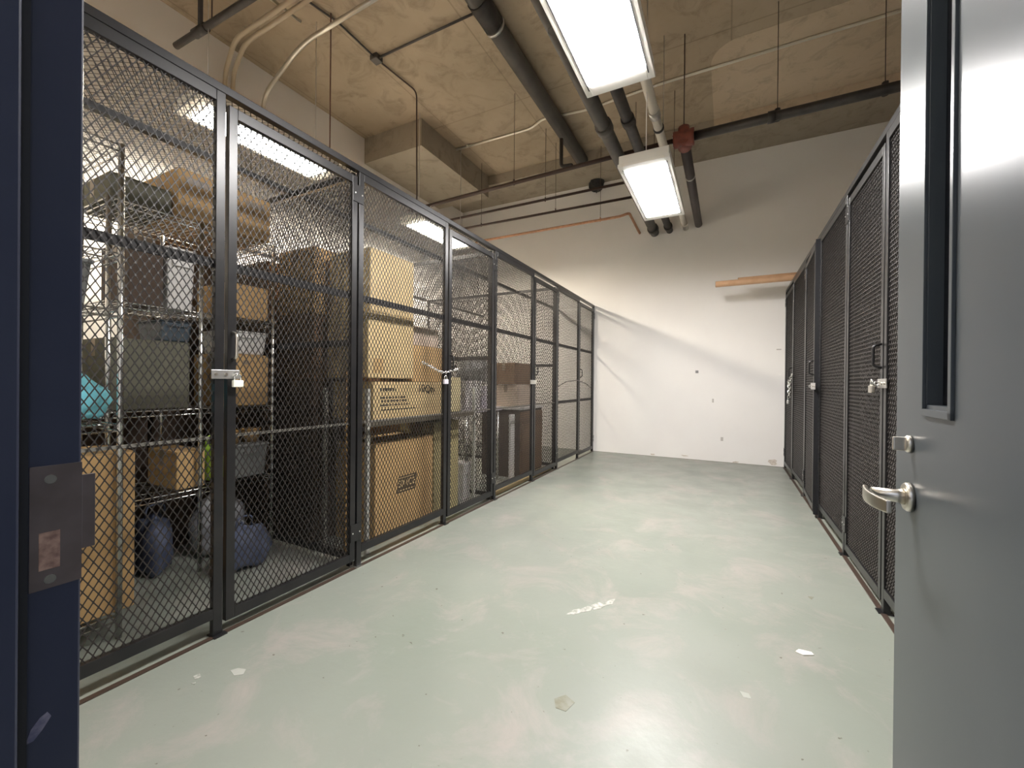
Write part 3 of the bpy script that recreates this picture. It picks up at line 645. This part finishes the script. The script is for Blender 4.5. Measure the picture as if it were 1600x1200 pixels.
def wire_shelf(x0, x1, y0, y1, heights, label, mids=(), top=None):
    """chrome wire shelving: x0 is the aisle side"""
    r = thing('wire_shelf', label, 'shelf', ((x0+x1)/2, (y0+y1)/2, 0)); cx, cy = (x0+x1)/2, (y0+y1)/2
    hz = (top or heights[-1]) + 0.006
    for yy in (y0, *mids, y1):
        for xx in (x0, x1):
            p_ = MB().tube([(xx-cx, yy-cy, 0.0), (xx-cx, yy-cy, hz)], 0.0125, 10).obj('post', M_chrome, r)
    for zz in heights:
        m = MB()
        for xx in (x0, x1): m.tube([(xx-cx, y0-cy, zz), (xx-cx, y1-cy, zz)], 0.0045, 6); m.tube([(xx-cx, y0-cy, zz-0.03), (xx-cx, y1-cy, zz-0.03)], 0.0045, 6)
        for yy in (y0, y1): m.tube([(x0-cx, yy-cy, zz), (x1-cx, yy-cy, zz)], 0.0045, 6); m.tube([(x0-cx, yy-cy, zz-0.03), (x1-cx, yy-cy, zz-0.03)], 0.0045, 6)
        m.obj('shelf_frame', M_chrome, r)
        g = MB(); n_ = int(abs(y1-y0)/0.028)
        for i in range(1, n_): 
            yy = y0+(y1-y0)*i/n_; g.tube([(x0-cx, yy-cy, zz-0.002), (x1-cx, yy-cy, zz-0.002)], 0.0026, 4, False)
        for i in (1, 2): xx = x0+(x1-x0)*i/3; g.tube([(xx-cx, y0-cy, zz-0.008), (xx-cx, y1-cy, zz-0.008)], 0.003, 4, False)
        o = g.obj('shelf_wires', M_chrome, r); o['kind'] = 'stuff'
    return r
# --- first locker: two wire shelving units
wire_shelf(-2.50, -2.96, 0.30, 0.88, [0.11, 0.99, 1.52, 1.78, 2.28], 'chrome wire shelving unit just behind the navy door frame')
wire_shelf(-2.93, -3.42, 0.98, 1.885, [0.52, 1.02, 1.62, 2.17], 'chrome wire shelving unit at the back of the first locker', mids=(1.42,))
blob('duffel_bag', -2.68, 0.66, 0.998, 0.17, 0.24, 0.22, M_blue, 'bright turquoise bag on the wire shelf by the door frame', 'bag', 4)
carton(-2.517, 0.58, 0.945, 0.118, 0.86, K_tan, 'tall tan carton on the bottom wire shelf by the door frame', 0.36)
tub(-2.56, 0.42, 0.80, 1.528, 1.74, M_plastg, 'grey bin on the wire shelf above the turquoise bag', 0.36)
carton(-2.90, 1.28, 1.84, 2.18, 2.465, K_tan, 'tan carton with dark tape on top of the back wire shelving', 0.45, stripe=[(0.08, 0.30, 0.72, 0.86, M_tape), (0.70, 0.93, 0.70, 0.84, M_tape)])
carton(-2.95, 0.99, 1.27, 2.178, 2.32, K_green, 'low grey-green carton on top of the back wire shelving', 0.45)
carton(-2.96, 1.60, 1.865, 1.628, 1.86, K_tan, 'open tan carton on the second wire shelf from the top', 0.4, open_top=False, tape=False)
carton(-2.97, 1.08, 1.24, 1.628, 1.98, K_dark, 'tall dark brown carton on the second wire shelf from the top', 0.36)
tub(-2.97, 1.26, 1.405, 1.628, 2.0, M_plasticw, 'pale plastic bin on the second wire shelf beside the dark carton', 0.35)
carton(-2.95, 1.58, 1.865, 1.028, 1.38, K_tan, 'tan carton with a pale lid on the waist-high wire shelf', 0.40, stripe=[(0.38, 0.52, 0.80, 0.88, M_tape)])
tub(-2.96, 1.60, 1.86, 1.382, 1.54, M_plasticw, 'pale low bin standing on the lidded tan carton', 0.34)
carton(-2.97, 1.00, 1.38, 1.028, 1.43, K_green, 'wide grey-green carton on the waist-high wire shelf', 0.42)
tub(-2.99, 1.24, 1.40, 1.435, 1.56, M_navyp, 'slate blue box on the grey-green carton', 0.3)
carton(-2.965, 1.31, 1.465, 0.528, 0.76, K_kraft, 'small kraft carton on the lowest wire shelf', 0.36)
tub(-2.95, 1.62, 1.865, 0.528, 0.76, M_plastg, 'grey crate on the lowest wire shelf', 0.38)
blob('cloth_bag', -3.02, 1.535, 0.528, 0.10, 0.06, 0.22, M_lime, 'lime green cloth bag between the crate and the kraft carton', 'bag', 9)
for i, yy in enumerate((1.66, 1.80)):
    t = thing('wicker_basket', 'small wicker basket on the grey crate, %s' % ('nearer the lime bag' if i == 0 else 'nearer the mesh partition'), 'basket', (-3.05, yy, 0.762))
    MB().tube([(0, 0, 0), (0, 0, 0.09)], [0.05, 0.062], 14).obj('basket_body', mat('wicker', (0.36, 0.23, 0.10), 0.7, col2=(0.20, 0.12, 0.05), scale=60, bump=0.5), t)
    MB().tube([(0.062*math.cos(a_), 0.062*math.sin(a_), 0.09) for a_ in [2*math.pi*q/14 for q in range(15)]], 0.006, 6, False).obj('basket_rim', M_amber, t)
blob('plastic_bag', -3.18, 1.655, 0.0, 0.16, 0.15, 0.36, M_bag, 'large crumpled grey plastic bag on the floor under the wire shelving', 'bag', 2)
blob('shoulder_bag', -2.76, 1.58, 0.0, 0.10, 0.16, 0.24, M_denim, 'dark blue denim bag on the floor in front of the grey plastic bag', 'bag', 6)
blob('plastic_bag', -3.17, 1.28, 0.0, 0.13, 0.085, 0.32, M_denim, 'dim dark bag on the floor under the kraft carton', 'bag', 11)
carton(-3.05, 0.92, 1.14, 0.0, 0.50, K_dark, 'very dark carton on the floor beside the first wire shelving', 0.4)

# --- second locker: steel rack with the cream boxes
rk = thing('steel_rack', 'grey steel rack carrying the cream cartons above the large kraft box', 'rack', (-2.55, 2.75, 0))
for yy in (-0.65, 0.72):
    for xx in (0.34, -0.09): box(xx, yy, 0, xx-0.025, yy+0.025, 1.15).obj('post', mat('grey_rack_paint', (0.42, 0.42, 0.38), 0.45), rk)
box(0.335, -0.64, 0.88, -0.11, 0.74, 0.915).obj('shelf_board', mat('dark_shelf_board', (0.10, 0.085, 0.06), 0.7), rk)
carton(-2.24, 2.145, 2.60, 1.70, 2.15, K_cream, 'topmost cream carton stacked behind the second fixed mesh panel', 0.42)
carton(-2.24, 2.13, 2.605, 1.225, 1.698, K_cream, 'middle cream carton of the stack behind the second fixed mesh panel', 0.42, tape=False, stripe=[(0.10, 0.30, 0.08, 0.30, K_kraft)])
bx = carton(-2.24, 2.18, 2.97, 0.917, 1.20, K_cream, 'long cream carton with black print on the grey steel rack', 0.42, tape=False)
# printed lines and a handwritten note on its front
D_ = 0.21
for (a_, b_, zc_, hh) in ((-0.33, -0.17, 0.225, 0.022), (-0.32, -0.06, 0.165, 0.011), (-0.32, -0.04, 0.140, 0.011), (-0.32, -0.02, 0.110, 0.010), (-0.32, 0.06, 0.075, 0.010)):
    y_ = a_
    ink = MB()
    while y_ < b_:
        ww = random.uniform(0.012, 0.03); ink.box(D_-0.001, y_, zc_-hh/2, D_+0.001, min(b_, y_+ww), zc_+hh/2); y_ += ww+0.007
    ink.obj('printed_text', M_ink, bx)
me = text_mesh('10Qty', 0.09, M_ink); o = link('handwriting', me, bx, 0, (D_+0.0008, 0.20, 0.225)); o.rotation_euler = (math.radians(90), math.radians(3), math.radians(90))
carton(-2.26, 2.60+0.02, 3.05, 1.202, 1.50, K_kraft, 'kraft carton on the long cream carton next to the stack', 0.36)
carton(-2.28, 2.64, 2.98, 1.502, 1.66, K_pink, 'pale carton on top of the kraft carton beside the cream stack', 0.34)
by = carton(-2.27, 2.235, 2.90, 0.0, 0.74, K_kraft, 'large kraft carton with a dark slanted logo on the floor under the rack', 0.42, tape=False)
D_ = 0.21
MB().prism([(-0.115, 0.33), (0.10, 0.33), (0.125, 0.46), (-0.09, 0.46)], 0, D_-0.001, D_+0.0008).obj('printed_emblem', mat('faded_ink', (0.09, 0.06, 0.03), 0.7), by)
me = text_mesh('SINCE', 0.075, mat('pale_print', (0.62, 0.46, 0.24), 0.7)); o = link('lettering', me, by, 0, (D_+0.0014, 0.005, 0.398)); o.rotation_euler = (math.radians(90), 0, math.radians(90))
for zc_ in (0.445, 0.347): box(D_, -0.09, zc_-0.003, D_+0.0014, 0.09, zc_+0.003).obj('printed_line', mat('pale_print', (0.62, 0.46, 0.24), 0.7), by)
carton(-2.32, 2.98, 3.36, 0.0, 0.84, mat('khaki_card', (0.42, 0.36, 0.18), 0.75), 'tall khaki carton on the floor behind the chained door', 0.40)
carton(-2.34, 3.05, 3.42, 0.917, 1.25, card('yellowgrey', (0.52, 0.45, 0.26)), 'yellow-grey carton on the end of the steel rack behind the chained door', 0.36)
tub(-2.36, 3.52, 3.66, 0.0, 0.38, M_plasticw, 'pale bin on the floor behind the hinge of the chained door', 0.3)
for i, (za, zb_, m, lab) in enumerate(((0.0, 0.60, K_dark, 'very dark carton at the bottom of the stack behind the cream boxes'), (0.602, 1.20, K_dark, 'very dark carton second from the floor in the stack behind the cream boxes'), (1.202, 1.70, K_brown, 'brown carton under the tan one in the stack behind the cream boxes'), (1.702, 2.20, K_kraft, 'tan carton on top of the stack behind the cream boxes'))):
    carton(-2.72, 2.06, 2.60, za, zb_, m, lab, 0.42)
o = box(-2.33, 2.02, 0.0, -2.345, 2.075, 1.27).obj('board', M_amber); tag(o, 'narrow ochre wooden board standing against the mesh partition', 'board')
for y_, wd in ((0.32, 'nearest the door frame'), (0.88, 'in the middle'), (1.40, 'nearest the mesh partition')):  # cartons added to darken the back of the first locker
    for zz, tier in ((0.0, 'bottom'), (0.72, 'second')) + (((1.44, 'topmost'),) if y_ > 1 else ()):
        carton(-3.50, y_, y_+0.50, zz, zz+(0.718 if zz < 1 else 0.90), K_dark, '%s added carton of the darkening stack %s behind the wire shelving' % (tier, wd), 0.5, group='cartons added to darken the space behind the wire shelving')
for zz, lab in ((0.0, 'added carton on the floor darkening the far corner behind the dark carton stack'), (0.952, 'added carton on another one darkening the far corner behind the dark carton stack')):  # two more cartons added to keep the far corner dark
    carton(-3.25, 2.04, 2.62, zz, zz+(0.95 if zz < 0.5 else 1.2), K_brown, lab, 0.5)
for y_, z0_, z1_, m, lab in ((2.70, 0.0, 0.7, K_dim, 'dim carton on the floor behind the rack end'), (2.70, 0.702, 1.40, K_brown, 'brown carton standing on the dim one behind the rack end')):
    carton(-2.95, y_, y_+0.6, z0_, z1_, m, lab, 0.5)
# --- third locker
tb = thing('folding_table', 'lavender-grey folding table standing behind the third fixed mesh panel', 'table', (-2.80, 4.15, 0))
box(0.30, -0.36, 0.86, -0.30, 0.42, 0.90).obj('table_top', M_lav, tb, bevel=0.006)
for sx in (0.26, -0.26):
    for sy in (-0.32, 0.38): MB().tube([(sx, sy, 0.0), (sx, sy, 0.86)], 0.014, 8).obj('leg', M_zinc, tb)
tub(-2.56, 3.84, 4.18, 0.902, 1.22, M_plasticw, 'pale bin on the folding table, beside the partition', 0.38)
tub(-2.58, 4.22, 4.52, 0.902, 1.16, M_lav, 'lavender bin on the folding table, beside the silver strap', 0.36)
blob('duffel_bag', -2.78, 4.32, 1.20, 0.18, 0.24, 0.28, M_plastg, 'dark grey bag on the lavender bin', 'bag', 21)
bd = box(-2.30, 4.42, 0.0, -2.325, 4.52, 0.82).obj('board', M_plasticw); tag(bd, 'narrow pale board standing by the folding table', 'board')
cb = thing('low_cabinet', 'dark brown cabinet with a pale top behind the silver-strapped door', 'cabinet', (-2.62, 5.05, 0))
box(0.30, -0.36, 0.0, -0.25, 0.34, 0.86).obj('body', K_dark, cb, bevel=0.004)
box(0.32, -0.38, 0.86, -0.27, 0.36, 0.89).obj('top', M_plasticw, cb, bevel=0.003)
for sy in (-0.345, 0.0): box(0.30, sy, 0.04, 0.315, sy+0.33, 0.83).obj('door', K_brown, cb, bevel=0.002)
carton(-2.40, 4.78, 5.30, 0.892, 1.18, K_pink, 'pale pinkish carton on the dark cabinet', 0.34)
carton(-2.42, 4.74, 5.25, 1.182, 1.46, K_brown, 'brown carton stacked on the pale carton above the dark cabinet', 0.32)
# pale strip standing in for yellow light on the floor inside the lockers
o = box(XF-0.06, 3.80, 0.0, XF-0.16, 5.40, 0.04).obj('lit_floor_strip', M_litfloor); tag(o, 'pale strip for yellow light on the floor under the silver-strapped door', 'light strip')

# ------------------------------------------------------------------ marks and scraps on the floor (parts of the floor)
def chip(pix, m, name, h=0.0012):
    pts = [at(u, v, 2, 0.0) for u, v in pix]; MB().prism([(q.x, q.y) for q in pts], 2, -0.001, h).obj(name, m, fl)
chip([(885, 960), (896, 953), (909, 951), (918, 947), (926, 949), (922, 955), (908, 957), (899, 960)], M_chip, 'paint_chip')
chip([(923, 946), (936, 941), (943, 944), (952, 938), (961, 936), (957, 944), (946, 946), (939, 951), (928, 953)], M_chip, 'paint_chip')
chip([(302, 1057), (312, 1052), (314, 1058), (304, 1062)], M_chip, 'paint_chip')
chip([(298, 1068), (306, 1066), (304, 1070)], M_chip, 'paint_chip')
chip([(360, 1048), (372, 1044), (384, 1046), (380, 1054), (366, 1056)], mat('pale_scuff', (0.34, 0.345, 0.31), 0.6), 'paint_chip')
chip([(1156, 1080), (1170, 1084), (1174, 1092), (1162, 1090)], mat('pale_scuff', (0.34, 0.345, 0.31), 0.6), 'paint_chip')
chip([(1262, 932), (1272, 933), (1268, 937)], M_stain, 'dark_speck')
chip([(866, 1092), (884, 1086), (898, 1098), (884, 1112), (868, 1106)], M_stain, 'stain')
pp = at(1257, 1020, 2, 0.0)
o = MB().prism([(-0.035, -0.012), (-0.008, -0.026), (0.034, -0.004), (0.028, 0.016), (-0.02, 0.014)], 2, 0.0, 0.003).obj('paper_scrap', M_label, loc=(pp.x, pp.y, 0.0005)); tag(o, 'small white scrap of paper on the floor near the open grey door', 'paper')
# marks on the back wall
wb = bpy.data.objects['wall_back']
for (u, v, a_, b_, m) in ((1089, 581, 0.022, 0.022, mat('wall_plug', (0.25, 0.24, 0.24), 0.6)), (1114, 626, 0.012, 0.03, mat('wall_scuff', (0.50, 0.47, 0.44), 0.7)), (1128, 686, 0.018, 0.03, mat('wall_scuff', (0.5, 0.47, 0.44), 0.7)), (1217, 546, 0.03, 0.008, mat('wall_scuff', (0.5, 0.47, 0.44), 0.7))):
    q = at(u, v, 1, YB); box(q.x-a_, YB-0.002, q.z-b_, q.x+a_, YB+0.001, q.z+b_).obj('wall_mark', m, wb)

for (u, v, a_, b_) in ((960, 708, 0.10, 0.012), (1020, 710, 0.05, 0.02), (1070, 712, 0.08, 0.015), (1150, 722, 0.06, 0.02), (1208, 722, 0.07, 0.05)):
    q = at(u, v, 1, YB); rd = random.Random(u); pts = []
    for k in range(10):
        an = 2*math.pi*k/10; rr_ = rd.uniform(0.5, 1.0); pts.append((q.x+a_*rr_*math.cos(an), max(0.004, q.z+b_*rr_*math.sin(an))))
    MB().prism(pts, 1, YB-0.0015, YB+0.001).obj('wall_scuff', mat('dirty_plaster', (0.52, 0.45, 0.38), 0.8, col2=(0.66, 0.60, 0.54), scale=40), wb)
